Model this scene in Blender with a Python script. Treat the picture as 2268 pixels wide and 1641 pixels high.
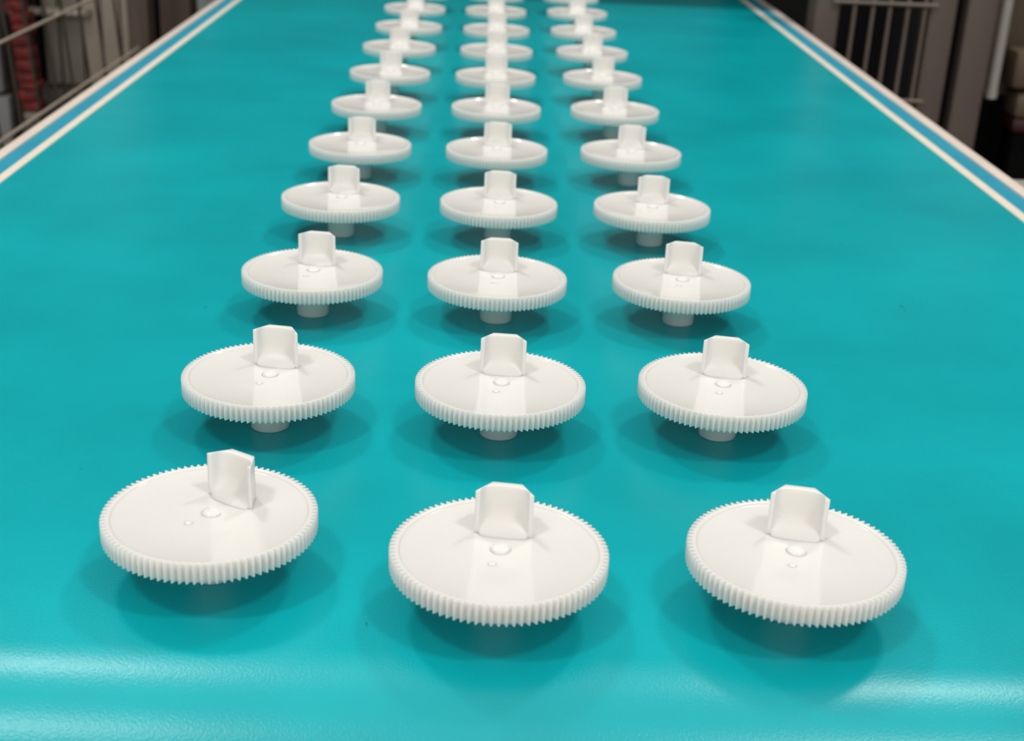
import bpy, bmesh, math, random
from mathutils import Matrix, Vector

# ------------------------------------------------------------------ units
U = 0.031            # one gear radius in metres; all lengths below are in gear radii
BZ = 0.85            # height of the belt surface above the floor (metres)
random.seed(7)
scene = bpy.context.scene
COL = scene.collection
for o in list(bpy.data.objects):
    bpy.data.objects.remove(o)

def W3(x, y, z):
    return Vector((x * U, y * U, BZ + z * U))

FLOOR = -BZ / U      # floor height in gear radii

# ------------------------------------------------------------------ camera
cam_d = bpy.data.cameras.new('camera')
cam = bpy.data.objects.new('camera', cam_d)
COL.objects.link(cam)
right = Vector((0.99896076, -0.01199774, 0.04397097))
up = Vector((-0.03594092, 0.38592342, 0.92183044))
fwd = Vector((0.02802931, 0.9224528, -0.38509114))
m = Matrix((right, up, -fwd)).transposed().to_4x4()
m.translation = W3(0, 0, 6.8583)
cam.matrix_world = m
cam_d.sensor_fit = 'HORIZONTAL'
cam_d.sensor_width = 36.0
cam_d.lens = 2982.18 / 2268 * 36.0
cam_d.clip_start = 0.01
cam_d.clip_end = 50
cam_d.dof.use_dof = True
cam_d.dof.focus_distance = 14.8 * U
cam_d.dof.aperture_fstop = 18.0
scene.camera = cam

# ------------------------------------------------------------------ world, lamps, exposure
world = bpy.data.worlds.new('hall_light')
scene.world = world
world.use_nodes = True
wn = world.node_tree.nodes['Background']
wn.inputs['Color'].default_value = (1.0, 0.97, 0.92, 1)
wn.inputs['Strength'].default_value = 0.86

def lamp(name, x, y, power, size=0.24, h=2.0):
    l = bpy.data.lights.new(name, 'AREA')
    l.shape = 'SQUARE'
    l.size = size
    l.energy = power
    l.color = (1.0, 0.97, 0.93)
    o = bpy.data.objects.new(name, l)
    COL.objects.link(o)
    o.location = (x, y, BZ + h)
    return o

# four ceiling lamps in a square above the belt: every gear throws four overlapping shadows
for lx in (0.88, -0.80):
    for ly in (-0.48, 1.40):
        lamp('ceiling_lamp', lx, ly, 13.0)

vs = scene.view_settings
vs.view_transform = 'Standard'
vs.look = 'None'
vs.exposure = 0.0
vs.gamma = 1.0
vs.use_curve_mapping = False

# ------------------------------------------------------------------ materials
def srgb(r, g, b):
    def f(c):
        c /= 255.0
        return c / 12.92 if c <= 0.04045 else ((c + 0.055) / 1.055) ** 2.4
    return (f(r), f(g), f(b), 1)

def mat(name, col, rough=0.5, metallic=0.0, spec=0.5, var=0.0, scale=40.0, bump=0.0, bscale=300.0,
        sss=0.0, coat=0.0):
    M = bpy.data.materials.new(name)
    M.use_nodes = True
    nt = M.node_tree
    b = nt.nodes['Principled BSDF']
    b.inputs['Base Color'].default_value = col
    b.inputs['Roughness'].default_value = rough
    b.inputs['Metallic'].default_value = metallic
    b.inputs['Specular IOR Level'].default_value = spec
    if coat:
        b.inputs['Coat Weight'].default_value = coat
        b.inputs['Coat Roughness'].default_value = 0.06
    if sss:
        b.inputs['Subsurface Weight'].default_value = sss
        b.inputs['Subsurface Radius'].default_value = (1.0, 0.9, 0.75)
        b.inputs['Subsurface Scale'].default_value = 0.0024
    tc = nt.nodes.new('ShaderNodeTexCoord')
    if var:
        n = nt.nodes.new('ShaderNodeTexNoise')
        n.inputs['Scale'].default_value = scale
        n.inputs['Detail'].default_value = 4
        nt.links.new(tc.outputs['Object'], n.inputs['Vector'])
        r = nt.nodes.new('ShaderNodeValToRGB')
        r.color_ramp.elements[0].position = 0.3
        r.color_ramp.elements[1].position = 0.7
        r.color_ramp.elements[0].color = tuple(c * (1 - var) for c in col[:3]) + (1,)
        r.color_ramp.elements[1].color = tuple(min(1, c * (1 + var)) for c in col[:3]) + (1,)
        nt.links.new(n.outputs['Fac'], r.inputs['Fac'])
        nt.links.new(r.outputs['Color'], b.inputs['Base Color'])
    if bump:
        n2 = nt.nodes.new('ShaderNodeTexNoise')
        n2.inputs['Scale'].default_value = bscale
        n2.inputs['Detail'].default_value = 3
        nt.links.new(tc.outputs['Object'], n2.inputs['Vector'])
        bp = nt.nodes.new('ShaderNodeBump')
        bp.inputs['Strength'].default_value = bump
        bp.inputs['Distance'].default_value = 0.0006
        nt.links.new(n2.outputs['Fac'], bp.inputs['Height'])
        nt.links.new(bp.outputs['Normal'], b.inputs['Normal'])
    return M

def belt_material():
    M = bpy.data.materials.new('teal_belt')
    M.use_nodes = True
    nt = M.node_tree
    L = nt.links.new
    b = nt.nodes['Principled BSDF']
    tc = nt.nodes.new('ShaderNodeTexCoord')
    # broad unevenness of the dyed cover and fine pressed fabric grain
    n = nt.nodes.new('ShaderNodeTexNoise')
    n.inputs['Scale'].default_value = 9.0
    n.inputs['Detail'].default_value = 5
    n.inputs['Roughness'].default_value = 0.55
    L(tc.outputs['Object'], n.inputs['Vector'])
    r = nt.nodes.new('ShaderNodeValToRGB')
    r.color_ramp.elements[0].position = 0.32
    r.color_ramp.elements[0].color = (0.0004, 0.350, 0.395, 1)
    r.color_ramp.elements[1].position = 0.72
    r.color_ramp.elements[1].color = (0.0005, 0.440, 0.495, 1)
    L(n.outputs['Fac'], r.inputs['Fac'])
    # small dark scuffs
    v = nt.nodes.new('ShaderNodeTexNoise')
    v.inputs['Scale'].default_value = 210.0
    v.inputs['Detail'].default_value = 2
    mp = nt.nodes.new('ShaderNodeMapping')
    mp.inputs['Scale'].default_value = (1.0, 0.45, 1.0)
    L(tc.outputs['Object'], mp.inputs['Vector'])
    L(mp.outputs['Vector'], v.inputs['Vector'])
    sr = nt.nodes.new('ShaderNodeValToRGB')
    sr.color_ramp.elements[0].position = 0.775
    sr.color_ramp.elements[0].color = (0, 0, 0, 1)
    sr.color_ramp.elements[1].position = 0.805
    sr.color_ramp.elements[1].color = (0.55, 0.55, 0.55, 1)
    L(v.outputs['Fac'], sr.inputs['Fac'])
    mx = nt.nodes.new('ShaderNodeMix')
    mx.data_type = 'RGBA'
    L(sr.outputs['Color'], mx.inputs['Factor'])
    L(r.outputs['Color'], mx.inputs[6])
    mx.inputs[7].default_value = (0.002, 0.12, 0.14, 1)
    L(mx.outputs[2], b.inputs['Base Color'])
    b.inputs['Roughness'].default_value = 0.28
    b.inputs['Specular IOR Level'].default_value = 0.36
    g = nt.nodes.new('ShaderNodeTexNoise')
    g.inputs['Scale'].default_value = 1500.0
    g.inputs['Detail'].default_value = 2
    L(tc.outputs['Object'], g.inputs['Vector'])
    bp = nt.nodes.new('ShaderNodeBump')
    bp.inputs['Strength'].default_value = 0.35
    bp.inputs['Distance'].default_value = 0.0002
    L(g.outputs['Fac'], bp.inputs['Height'])
    L(bp.outputs['Normal'], b.inputs['Normal'])
    return M

M_BELT = belt_material()
M_GEAR = mat('white_nylon', (0.80, 0.79, 0.765, 1), rough=0.14, spec=0.5, sss=0.8)
M_TAB = mat('white_nylon_matt', (0.80, 0.79, 0.765, 1), rough=0.36, spec=0.4, sss=0.8)
M_GEAR2 = mat('white_nylon_solid', (0.80, 0.79, 0.765, 1), rough=0.14, spec=0.5)
M_EDGE = mat('cream_belt_edge', srgb(232, 222, 205), rough=0.6, var=0.05, scale=60)
M_BLUE = mat('blue_paint', srgb(40, 156, 184), rough=0.45, var=0.06, scale=20)
M_RAIL = mat('white_rail', srgb(225, 212, 200), rough=0.45, var=0.05, scale=30)
M_STEEL = mat('roller_steel', (0.45, 0.45, 0.45, 1), rough=0.35, metallic=1.0)
M_WIRE = mat('pale_wire', srgb(165, 155, 142), rough=0.45, var=0.08, scale=60)
M_WIRED = mat('dark_wire', srgb(58, 50, 42), rough=0.5, var=0.08, scale=60)
M_WIRER = mat('grey_wire', srgb(112, 102, 92), rough=0.5, var=0.08, scale=60)
M_POST = mat('brown_grey_post', srgb(84, 70, 60), rough=0.55, var=0.06, scale=25)
M_POSTR = mat('taupe_post', srgb(88, 76, 70), rough=0.55, var=0.06, scale=25)
M_BLACK = mat('matt_black', (0.002, 0.002, 0.002, 1), rough=0.8, spec=0.08)
M_DARK = mat('dark_panel', (0.004, 0.004, 0.0045, 1), rough=0.6, spec=0.2, var=0.2, scale=12)
M_CAB = mat('grey_cabinet', srgb(138, 132, 120), rough=0.5, var=0.06, scale=20)
M_CABL = mat('light_grey_cabinet', srgb(176, 164, 150), rough=0.5, var=0.06, scale=20)
M_CABD = mat('dark_cabinet', srgb(86, 80, 70), rough=0.55, var=0.1, scale=20)
M_BLUEGREY = mat('blue_grey_panel', srgb(124, 122, 126), rough=0.5, var=0.08, scale=14)
M_RED = mat('red_plastic', srgb(112, 30, 28), rough=0.6, var=0.55, scale=90)
M_PIPE = mat('light_grey_pipe', srgb(165, 160, 154), rough=0.4, var=0.05, scale=20)
M_BEIGE = mat('beige_cover', srgb(98, 84, 66), rough=0.55, var=0.08, scale=20)
M_DRED = mat('dark_red', srgb(54, 9, 11), rough=0.5, var=0.15, scale=40)
M_BROWN = mat('dull_brown', srgb(88, 76, 60), rough=0.6, var=0.1, scale=20)
M_FLOOR = mat('concrete_floor', srgb(74, 68, 62), rough=0.6, var=0.15, scale=3)
M_WALL = mat('hall_wall', srgb(80, 76, 70), rough=0.8, var=0.06, scale=2)

# ------------------------------------------------------------------ mesh helpers
def finish(bm, name, material, parent=None, loc=(0, 0, 0), smooth=None):
    bmesh.ops.recalc_face_normals(bm, faces=bm.faces)
    me = bpy.data.meshes.new(name)
    if smooth is not None:
        for f in bm.faces:
            f.smooth = True
        for e in bm.edges:
            if len(e.link_faces) == 2:
                e.smooth = e.calc_face_angle(0) < smooth
    bm.to_mesh(me)
    bm.free()
    me.materials.append(material)
    o = bpy.data.objects.new(name, me)
    COL.objects.link(o)
    o.location = loc
    if parent:
        o.parent = parent
    return o

def tag(o, label=None, category=None, group=None, kind=None):
    if label: o['label'] = label
    if category: o['category'] = category
    if group: o['group'] = group
    if kind: o['kind'] = kind
    return o

def empty(name, x, y, z, label=None, category=None, group=None, kind=None):
    o = bpy.data.objects.new(name, None)
    o.empty_display_size = 0.02
    COL.objects.link(o)
    o.location = W3(x, y, z)
    return tag(o, label, category, group, kind)

def add_box(bm, x0, x1, y0, y1, z0, z1, bev=0.0):
    """box in gear radii, relative coordinates"""
    v = [bm.verts.new((x * U, y * U, z * U)) for x in (x0, x1) for y in (y0, y1) for z in (z0, z1)]
    fs = [(0, 1, 3, 2), (4, 6, 7, 5), (0, 4, 5, 1), (2, 3, 7, 6), (0, 2, 6, 4), (1, 5, 7, 3)]
    faces = [bm.faces.new([v[i] for i in f]) for f in fs]
    if bev:
        es = list({e for f in faces for e in f.edges})
        bmesh.ops.bevel(bm, geom=es, offset=bev * U, segments=2, affect='EDGES', profile=0.5)
    return faces

def box(name, material, parent, org, x0, x1, y0, y1, z0, z1, bev=0.0):
    """box given in absolute gear-radius coordinates, child of an empty that stands at org"""
    bm = bmesh.new()
    a, b, c = org
    add_box(bm, x0 - a, x1 - a, y0 - b, y1 - b, z0 - c, z1 - c, bev)
    return finish(bm, name, material, parent, smooth=math.radians(35) if bev else None)

def add_rod(bm, p, q, r, n=8):
    p = Vector(p) * U; q = Vector(q) * U
    d = (q - p)
    t = d.normalized()
    a = t.orthogonal().normalized(); b = t.cross(a)
    rings = []
    for c in (p, q):
        rings.append([bm.verts.new(c + (a * math.cos(2 * math.pi * i / n) + b * math.sin(2 * math.pi * i / n)) * r * U)
                      for i in range(n)])
    for i in range(n):
        bm.faces.new((rings[0][i], rings[0][(i + 1) % n], rings[1][(i + 1) % n], rings[1][i]))
    bm.faces.new(rings[0][::-1]); bm.faces.new(rings[1])

def rod(name, material, parent, org, p, q, r, n=8):
    bm = bmesh.new()
    o = Vector(org)
    add_rod(bm, Vector(p) - o, Vector(q) - o, r, n)
    return finish(bm, name, material, parent, smooth=math.radians(50))

def lathe(profile, n):
    """closed solid of revolution about z; the profile runs from axis to axis"""
    bm = bmesh.new()
    loops = []
    for r, z in profile:
        if r < 1e-6:
            loops.append([bm.verts.new((0, 0, z * U))])
        else:
            loops.append([bm.verts.new((r * U * math.cos(2 * math.pi * i / n), r * U * math.sin(2 * math.pi * i / n), z * U))
                          for i in range(n)])
    for A, B in zip(loops, loops[1:]):
        if len(A) == 1 and len(B) == 1:
            continue
        for i in range(n):
            j = (i + 1) % n
            if len(A) == 1:
                bm.faces.new((A[0], B[j], B[i]))
            elif len(B) == 1:
                bm.faces.new((A[i], A[j], B[0]))
            else:
                bm.faces.new((A[i], A[j], B[j], B[i]))
    return bm

# ------------------------------------------------------------------ the setting: floor and hall walls
def slab(name, x0, x1, y0, y1, z0, z1, material):
    bm = bmesh.new()
    cx, cy = (x0 + x1) / 2, (y0 + y1) / 2
    add_box(bm, x0 - cx, x1 - cx, y0 - cy, y1 - cy, 0, z1 - z0)
    o = finish(bm, name, material)
    o.location = W3(cx, cy, z0)
    o['kind'] = 'structure'
    return o

slab('floor', -90, 90, -50, 150, FLOOR - 2, FLOOR, M_FLOOR)
slab('wall_back', -90, 90, 150, 153, FLOOR, FLOOR + 170, M_WALL)
slab('wall_left', -93, -90, -50, 153, FLOOR, FLOOR + 170, M_WALL)
slab('wall_right', 90, 93, -50, 153, FLOOR, FLOOR + 170, M_WALL)

# ------------------------------------------------------------------ conveyor
NOSE_Y, NOSE_R, TAIL_Y = 9.96, 1.4, 76.0
BX0, BX1 = -8.94, 10.37
conv = empty('conveyor', 0.7, 40, FLOOR,
             'long teal belt conveyor with cream edge lines and pale side rails', 'conveyor')
CORG = (0.7, 40, FLOOR)

def belt_path(off, nseg=28):
    """closed loop in (y, z) around both end rollers, shifted outward by off"""
    pts = []
    ny = 34
    for i in range(ny + 1):
        pts.append((TAIL_Y + (NOSE_Y - TAIL_Y) * i / ny, off))
    R = NOSE_R + off
    for i in range(1, nseg):
        t = math.pi * i / nseg
        pts.append((NOSE_Y - R * math.sin(t), -NOSE_R + R * math.cos(t)))
    for i in range(ny + 1):
        pts.append((NOSE_Y + (TAIL_Y - NOSE_Y) * i / ny, -2 * NOSE_R - off))
    for i in range(1, nseg):
        t = math.pi * i / nseg
        pts.append((TAIL_Y + R * math.sin(t), -NOSE_R - R * math.cos(t)))
    return pts

def belt_band(name, material, x0, x1, off_in, off_out, nx=1):
    bm = bmesh.new()
    outer, inner = belt_path(off_out), belt_path(off_in)
    xs = [x0 + (x1 - x0) * i / nx for i in range(nx + 1)]
    def row(path):
        return [[bm.verts.new(((x - CORG[0]) * U, (y - CORG[1]) * U, (z - CORG[2]) * U)) for x in xs] for y, z in path]
    A, B = row(outer), row(inner)
    n = len(A)
    for i in range(n):
        j = (i + 1) % n
        for k in range(nx):
            bm.faces.new((A[i][k], A[i][k + 1], A[j][k + 1], A[j][k]))
            bm.faces.new((B[i][k], B[j][k], B[j][k + 1], B[i][k + 1]))
        bm.faces.new((A[i][0], A[j][0], B[j][0], B[i][0]))
        bm.faces.new((A[i][nx], B[i][nx], B[j][nx], A[j][nx]))
    return finish(bm, name, material, conv, smooth=math.radians(30))

belt = belt_band('belt', M_BELT, BX0, BX1, -0.09, 0.0, nx=12)
belt['label'] = 'glossy teal belt'
for x0, x1 in ((-9.13, BX0), (BX1, 10.59)):
    e = belt_band('belt_edge', M_EDGE, x0, x1, -0.09, 0.012)
    e['label'] = 'thin cream edge line'
for s in (-1, 1):
    a, b, c, d = ((-9.76, -9.52, -9.52, -9.15) if s < 0 else (11.05, 11.34, 10.61, 11.05))
    box('side_frame', M_BLUE, conv, CORG, c, d, 12.5, 75, -4.2, -0.015)['label'] = 'blue painted side frame'
    box('side_rail', M_RAIL, conv, CORG, a, b, 12.5, 75, -4.2, 0.02, 0.015)['label'] = 'pale outer rail'
    for y in (16, 44, 72):
        lx = (a + b) / 2
        leg = box('leg', M_RAIL, conv, CORG, lx - 0.65, lx + 0.65, y - 0.65, y + 0.65, FLOOR + 0.4, -4.2, 0.05)
        box('foot', M_BLACK, leg, CORG, lx - 1.0, lx + 1.0, y - 1.0, y + 1.0, FLOOR, FLOOR + 0.4, 0.05)
for y in (NOSE_Y, TAIL_Y):
    rl = rod('roller', M_STEEL, conv, CORG, (BX0, y, -NOSE_R), (BX1, y, -NOSE_R), NOSE_R - 0.095, 48)
    rod('axle', M_STEEL, rl, CORG, (-9.7, y, -NOSE_R), (11.3, y, -NOSE_R), 0.3, 16)

# ------------------------------------------------------------------ gears
ZB, ZT, ZH = 0.475, 0.668, 1.085      # underside of the disc, top of the teeth, top of the tab
ZW = ZT - 0.022                       # top of the recessed web
NT = 94

def gear_rim_mesh():
    bm = bmesh.new()
    root, tip = 0.948, 1.0
    prof = [(0.0, root), (0.16, root + 0.006), (0.30, root + 0.030), (0.41, tip - 0.006),
            (0.50, tip), (0.59, tip - 0.006), (0.70, root + 0.030), (0.84, root + 0.006)]
    n = NT * len(prof)
    ang = [2 * math.pi * (t + f) / NT for t in range(NT) for f, _ in prof]
    rad = [r for t in range(NT) for _, r in prof]
    def tooth_loop(z, shrink):
        return [bm.verts.new(((r - shrink) * U * math.cos(a), (r - shrink) * U * math.sin(a), z * U)) for a, r in zip(ang, rad)]
    def ring(r, z):
        return [bm.verts.new((r * U * math.cos(a), r * U * math.sin(a), z * U)) for a in ang]
    loops = [ring(0.40, ZB + 0.05), ring(0.872, ZB + 0.05), ring(0.892, ZB + 0.006), ring(0.902, ZB), tooth_loop(ZB, 0.007), tooth_loop(ZB + 0.008, 0),
             tooth_loop(ZT - 0.008, 0), tooth_loop(ZT, 0.007), ring(0.924, ZT), ring(0.916, ZT - 0.003), ring(0.905, ZW + 0.003), ring(0.897, ZW), ring(0.40, ZW)]
    m = len(loops)
    for A, B in zip(loops, loops[1:]):
        for i in range(n):
            j = (i + 1) % n
            bm.faces.new((A[i], A[j], B[j], B[i]))
    bm.faces.new(loops[0][::-1])
    bm.faces.new(loops[-1])
    return bm

def gear_tab_mesh():
    """half of a six-sided socket: faceted outside, rounded hollow inside, filleted into the web"""
    a, b, y0, c = 0.272, 0.138, 0.268, 0.210
    NI = 15
    outer = [(-a + (a - b) * i / 5, y0 + c * i / 5) for i in range(5)]
    outer += [(-b + 2 * b * i / 4, y0 + c) for i in range(4)]
    outer += [(b + (a - b) * i / 5, y0 + c - c * i / 5) for i in range(6)]
    inner_top, inner_low = [], []
    for i in range(NI):
        an = math.pi * i / (NI - 1)
        ca, sa = math.cos(an), math.sin(an)
        x = (a - 0.042) * math.copysign(abs(ca) ** (2 / 2.7), ca) if abs(ca) > 1e-9 else 0.0
        sy = max(sa, 0.0) ** (2 / 2.7)
        inner_top.append((x, y0 + 0.142 * sy))
        inner_low.append((x, y0 - 0.060 * sy))
    bm = bmesh.new()
    layers = []
    zs = [ZB + 0.06, ZW, ZW + 0.010, ZW + 0.022, ZW + 0.04, ZW + 0.065, ZW + 0.10, ZW + 0.14, ZW + 0.19, ZW + 0.25, ZH]
    for z in zs:
        u = min(1.0, max(0.0, (z - ZW) / 0.25))
        w = (1 - u) ** 2.6
        s = 1.0 + 0.02 * (ZH - z)          # moulding draft
        pts = [(x * s, y0 + c / 2 + (y - y0 - c / 2) * s) for x, y in outer]
        for (x0, ya), (x1, yb) in zip(inner_top, inner_low):
            pts.append((x0 * s, y0 + (ya + (yb - ya) * w - y0) * s - (s - 1) * c / 2))
        layers.append([bm.verts.new((x * U, y * U, z * U)) for x, y in pts])
    n = len(layers[0])
    for A, B in zip(layers, layers[1:]):
        for i in range(n):
            j = (i + 1) % n
            bm.faces.new((A[i], A[j], B[j], B[i]))
    for Lp in (layers[0], layers[-1]):
        o, q = Lp[:NI], Lp[NI:][::-1]
        for i in range(NI - 1):
            bm.faces.new((o[i], o[i + 1], q[i + 1], q[i]))
    bmesh.ops.recalc_face_normals(bm, faces=bm.faces)
    es = [e for e in bm.edges if len(e.link_faces) == 2 and e.calc_face_angle(0) > math.radians(34)
          and min(v.co.z for v in e.verts) > (ZW - 0.001) * U]
    bmesh.ops.bevel(bm, geom=es, offset=0.009 * U, segments=2, affect='EDGES', profile=0.5, clamp_overlap=True)
    return bm

def dome_mesh(rx, ry, h, flat_back=False):
    bm = bmesh.new()
    n = 20
    loops = []
    for k in range(5):
        t = k / 5.0
        s = math.cos(t * math.pi / 2) ** 0.6
        z = h * math.sin(t * math.pi / 2)
        lp = []
        for i in range(n):
            an = 2 * math.pi * i / n
            x, y = rx * s * math.cos(an), ry * s * math.sin(an)
            if flat_back:
                y = min(y, ry * 0.25)
            lp.append(bm.verts.new((x * U, y * U, z * U)))
        loops.append(lp)
    top = bm.verts.new((0, 0, h * U))
    for A, B in zip(loops, loops[1:]):
        for i in range(n):
            j = (i + 1) % n
            bm.faces.new((A[i], A[j], B[j], B[i]))
    for i in range(n):
        bm.faces.new((loops[-1][i], loops[-1][(i + 1) % n], top))
    bm.faces.new(loops[0][::-1])
    return bm

ROWS = ['nearest row', 'second row', 'third row', 'fourth row', 'fifth row', 'sixth row', 'seventh row',
        'eighth row', 'ninth row', 'tenth row', 'eleventh farthest row']
COLS = ['left column', 'middle column', 'right column']
EXTRA = {(0, 0): 'white plastic gear turned clockwise, nearest row, left column on teal belt'}

POS = {
 (0,0):(-2.422,11.158,-32),(1,0):(0.285,10.649,-7.7),(2,0):(3.020,10.788,-11),
 (0,1):(-2.388,14.490,-9),(1,1):(0.313,14.493,-5),(2,1):(2.954,14.676,-10.5),
 (0,2):(-2.359,18.332,-7),(1,2):(0.283,18.352,-4),(2,2):(2.962,18.522,-9),
 (0,3):(-2.364,22.239,-5),(1,3):(0.316,22.283,-3),(2,3):(2.950,22.385,-7),
 (0,4):(-2.395,26.139,-2),(1,4):(0.287,26.174,-3),(2,4):(2.962,26.409,-6),
 (0,5):(-2.386,30.025,-1),(1,5):(0.283,30.182,-4),(2,5):(2.976,30.456,-5),
 (0,6):(-2.366,33.964,0),(1,6):(0.271,34.078,-3),(2,6):(2.990,34.448,-6),
 (0,7):(-2.390,37.868,1),(1,7):(0.299,37.966,-2),(2,7):(2.986,38.355,-5),
 (0,8):(-2.352,41.684,0),(1,8):(0.304,41.767,-3),(2,8):(2.978,42.180,-4),
 (0,9):(-2.385,45.688,-1),(1,9):(0.294,45.854,-2),(2,9):(3.014,46.252,-5),
 (0,10):(-2.375,49.75,0),(1,10):(0.307,49.984,-3),(2,10):(3.011,50.252,-4),
}

def make_gear():
    g = empty('gear', 0, 0, 0)
    finish(gear_rim_mesh(), 'toothed_disc', M_GEAR, g, smooth=math.radians(38))
    finish(gear_tab_mesh(), 'drive_tab', M_TAB, g, smooth=math.radians(32))
    finish(lathe([(0, 0), (0.214, 0), (0.226, 0.004), (0.231, 0.016), (0.236, ZB + 0.02), (0.25, ZB + 0.055), (0, ZB + 0.055)], 48),
           'hub_stem', M_GEAR, g, smooth=math.radians(40))
    b = finish(dome_mesh(0.098, 0.10, 0.035, True), 'centre_button', M_GEAR2, g, (0.01 * U, 0.012 * U, (ZW - 0.001) * U), smooth=math.radians(60))
    d = finish(dome_mesh(0.040, 0.036, 0.016), 'gate_mark', M_GEAR2, g, (-0.03 * U, -0.26 * U, (ZW - 0.001) * U), smooth=math.radians(60))
    return g

proto = make_gear()
kids = list(proto.children)
first = True
for (c, r), (x, y, a) in POS.items():
    if first:
        g = proto; first = False
    else:
        g = proto.copy()
        COL.objects.link(g)
        for k in kids:
            q = k.copy()
            COL.objects.link(q)
            q.parent = g
    g.location = W3(x, y, 0)
    g.rotation_euler = (0, 0, math.radians(a))
    lab = EXTRA.get((c, r), 'white plastic gear with upright tab, %s, %s on belt' % (ROWS[r], COLS[c]))
    tag(g, lab, 'gear', 'white gears standing in three columns on the belt')

# ------------------------------------------------------------------ wire guard on the left
FX = -14.0
def fx(z):                 # the guard leans a little outward
    return FX - 0.07 * (z + 1.4)
FORG = (FX, 48, FLOOR)
fen = empty('wire_guard', *FORG, 'wire mesh guard panel standing left of the conveyor', 'guard')
ztop = 6.0
ys = [36.8, 38.65, 40.5, 42.3, 44.15, 46.0, 47.95, 50.0, 52.3]
for y in ys:
    rod('upright_wire', M_WIRED, fen, FORG, (fx(FLOOR + 1), y, FLOOR + 1), (fx(ztop), y, ztop), 0.05)
for z in (-7.65, -5.15, -2.60, -0.03, 2.5, 5.0):
    rod('cross_wire', M_WIRE, fen, FORG, (fx(z) + 0.105, 36.2, z), (fx(z) + 0.105, 54.6, z), 0.055)
box('end_post', M_WIRED, fen, FORG, -14.4, -13.6, 35.4, 36.2, FLOOR, 6.2, 0.05)
P = (-14.0, 55.2, FLOOR)
p1 = empty('guard_post', *P, 'brown square post at the end of the left wire guard', 'post')
box('post_tube', M_POST, p1, P, -14.25, -13.42, 54.8, 56.0, FLOOR + 0.3, 8.0, 0.06)
box('base_plate', M_POST, p1, P, -14.7, -13.0, 54.3, 56.5, FLOOR, FLOOR + 0.3, 0.04)
P = (-13.0, 58.6, FLOOR)
p2 = empty('machine_post', *P, 'wide brown upright left of the belt beyond a black gap', 'post')
box('post_tube', M_POST, p2, P, -13.72, -12.42, 58, 59.4, FLOOR + 0.3, 8.0, 0.06)
box('base_plate', M_POST, p2, P, -14.1, -12.1, 57.6, 59.9, FLOOR, FLOOR + 0.3, 0.04)
bk = box('dark_gap_strip', M_BLACK, p2, P, -14.5, -13.72, 58.2, 59.2, FLOOR + 0.3, 8.0)  # solid black strip standing in for the dark gap between the posts
P = (-12.6, 66, FLOOR)
wb = empty('white_box_column', *P, 'pale grey blue column beside the far left belt edge', 'column')
box('column_body', mat('pale_blue_grey', srgb(150, 160, 160), 0.45, var=0.05, scale=20), wb, P, -13.7, -12.6, 65.5, 66.5, FLOOR + 0.3, 4, 0.08)
box('base_plate', M_CABD, wb, P, -14.0, -12.3, 65.1, 66.9, FLOOR, FLOOR + 0.3, 0.04)

# machine seen through the left guard
P = (-20, 76, FLOOR)
cab = empty('machine_cabinet', *P, 'grey ribbed machine cabinet behind the left wire guard', 'cabinet')
box('body', M_CABD, cab, P, -27.5, -14.8, 72.6, 82, FLOOR, 8, 0.1)
edges = [(-23.3, -22.4, M_CAB), (-22.3, -21.2, M_CAB), (-21.1, -20.2, M_CABL), (-20.1, -19.2, M_CABL), (-19.1, -17.3, M_CABL), (-17.2, -15.2, M_CAB)]
for x0, x1, mm in edges:
    box('front_panel', mm, cab, P, x0, x1, 72.2, 72.6, -7.7, 7.5, 0.06)
    box('lower_panel', M_CABD, cab, P, x0, x1, 72.25, 72.6, -22, -8.0, 0.05)
bar = box('cross_bar', M_CAB, cab, P, -25.3, -20.6, 71.8, 72.2, -4.12, -3.75, 0.03)
for i in range(12):
    x = -24.6 + i * 0.33
    rod('bolt', M_RAIL, bar, P, (x, 71.8, -3.93), (x, 71.66, -3.93), 0.09, 10)
for x0, x1 in ((-24.0, -23.75), (-23.45, -23.15)):
    box('slot_strip', M_BLACK, cab, P, x0, x1, 72.0, 72.6, -7.6, 7.5)
P = (-26, 70.5, FLOOR)
bg = empty('control_panel', *P, 'blue grey panel at the far left edge behind the guard', 'panel')
box('upper_plate', M_BLUEGREY, bg, P, -27.6, -24.85, 70.2, 71.0, -7.9, 6, 0.08)
box('lower_plate', M_BLUEGREY, bg, P, -27.6, -24.65, 70.2, 71.0, FLOOR, -8.1, 0.08)
# red stack
P = (-23.8, 69.2, FLOOR)
rs = empty('red_stack', *P, 'tall red mottled stack behind the left wire guard', 'stack')
z = FLOOR
rng = random.Random(3)
bmk = None
z = -9.0
box('stand', M_CABD, rs, P, -23.5, -22.2, 68.6, 69.8, FLOOR, -9.0, 0.1)
while z < 2.0:
    h = rng.uniform(0.42, 0.66)
    dx = rng.uniform(-0.14, 0.14) - 0.06 * (z + 6)
    if z > -8.9 or z < -30:
        mt = M_RED
    else:
        mt = M_CAB
    box('tray', mt, rs, P, -23.6 + dx, -22.72 + dx, 68.6, 69.8, z + 0.03, z + h, 0.10)
    z += h

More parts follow.
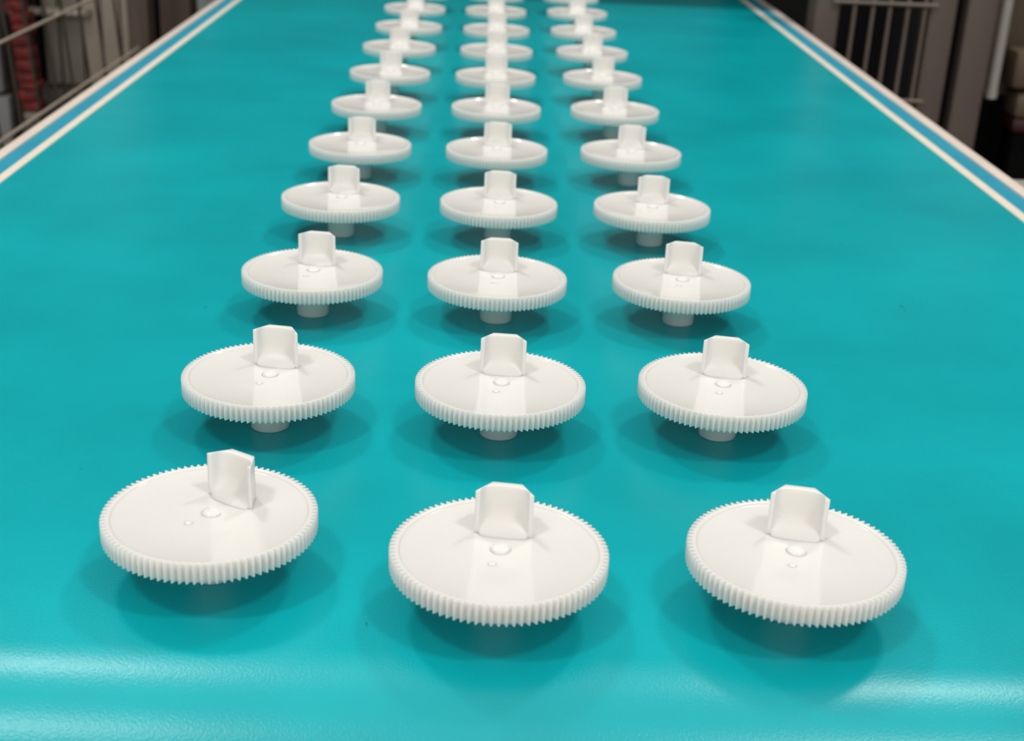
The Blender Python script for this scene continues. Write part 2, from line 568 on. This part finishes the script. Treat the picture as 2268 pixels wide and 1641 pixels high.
# ------------------------------------------------------------------ right side guard and machine
FY = 50.0
ORG = (15, FY, FLOOR)
rf = empty('wire_guard', *ORG, 'wire mesh guard panel between taupe posts right of the conveyor', 'guard')
for x in (13.33, 14.0, 14.62, 15.28, 15.9):
    rod('upright_wire', M_WIRER, rf, ORG, (x, FY, FLOOR + 1), (x, FY, 7.5), 0.072)
for z in (-9.4, -5.97, -2.54, 0.93, 4.37, 7.4):
    rod('cross_wire', M_WIRER, rf, ORG, (12.5, FY - 0.14, z), (16.3, FY - 0.14, z), 0.072)
def rpost(x0, x1, y, label, dark_gap_strip=None):
    P = ((x0 + x1) / 2, y + 0.6, FLOOR)
    e = empty('guard_post', *P, label, 'post')
    box('post_tube', M_POSTR, e, P, x0, x1, y, y + 1.3, FLOOR + 0.3, 8, 0.07)
    box('base_plate', M_POSTR, e, P, x0 - 0.12, x1 + 0.12, y - 0.4, y + 1.7, FLOOR, FLOOR + 0.3, 0.04)
    if dark_gap_strip:
        box('dark_gap_strip', M_BLACK, e, P, dark_gap_strip[0], dark_gap_strip[1], y + 0.3, y + 1.0, FLOOR + 0.3, 8)  # black box that paints the darkness of the gap beside this post
rpost(11.93, 12.82, 50.1, 'taupe post next to the right rail, left of the wire guard')
rpost(16.12, 17.10, 50.1, 'taupe post right of the wire guard, left of the black gap', (17.10, 17.3))
rpost(17.50, 18.60, 50.1, 'taupe post right of the black gap beside the light pipe')
P = (19.0, 51, FLOOR)
pp = empty('pipe_stand', 19.03, 51.0, -2.45, 'light grey vertical pipe hanging right of the posts', 'pipe')
PO = (19.03, 51.0, -2.45)
rod('pipe', M_PIPE, pp, PO, (19.23, 51.0, -2.45), (19.23, 51.0, 9), 0.21, 20)
rod('end_collar', M_PIPE, pp, PO, (19.23, 51.0, -2.5), (19.23, 51.0, -2.25), 0.225, 20)
PO = (18, 64, FLOOR)
dm = empty('dark_machine', *PO, 'black machine housing behind the right wire guard', 'machine')
box('body', M_DARK, dm, PO, 11.75, 30, 58, 70, FLOOR, 7.8, 0.1)
box('ledge', M_BLACK, dm, PO, 12.6, 20.5, 56.2, 58, FLOOR, -4.2, 0.1)
PO = (22.4, 54.6, FLOOR)
bc = empty('beige_cover', *PO, 'beige rounded machine cover at the right edge', 'cover')
box('upper_cover', M_BEIGE, bc, PO, 21.12, 24, 54, 55.5, -2.70, -1.15, 0.25)
box('lower_cover', M_BEIGE, bc, PO, 21.45, 24, 54, 55.5, -3.85, -2.85, 0.2)
box('red_band', M_DRED, bc, PO, 21.45, 24, 53.95, 55.5, -4.42, -3.86, 0.12)['label'] = 'dark red band'
box('stand', M_BLACK, bc, PO, 21.6, 24, 54.1, 55.5, FLOOR, -4.42, 0.1)
box('back_panel', M_BROWN, bc, PO, 20.0, 24, 55.5, 56.1, -3.2, 8, 0.05)
PO = (13.9, 31.2, FLOOR)
gb = empty('grey_housing', *PO, 'pale grey rounded housing beside the right rail at the right edge', 'housing')
box('cover', M_PIPE, gb, PO, 11.9, 16, 30, 32.6, -4.5, -1.02, 0.4)
box('stand', M_CABD, gb, PO, 12.1, 15.8, 30.3, 32.3, FLOOR, -4.5, 0.1)

# ------------------------------------------------------------------ unseen hood on the posts, added to shade the far end of the belt
PO = (2.2, 60, FLOOR)
hd = empty('added_shade_hood', 2.2, 60, 8.0, 'brown hood added out of view to shade the far end of the conveyor', 'hood')
PO = (2.2, 60, 8.0)
box('shade_sheet', M_POST, hd, PO, -14.6, 18.8, 53.0, 75, 8.0, 8.4, 0.05)
box('shade_lip', M_POST, hd, PO, -14.6, 18.8, 52.7, 53.0, 8.0, 9.2, 0.05)
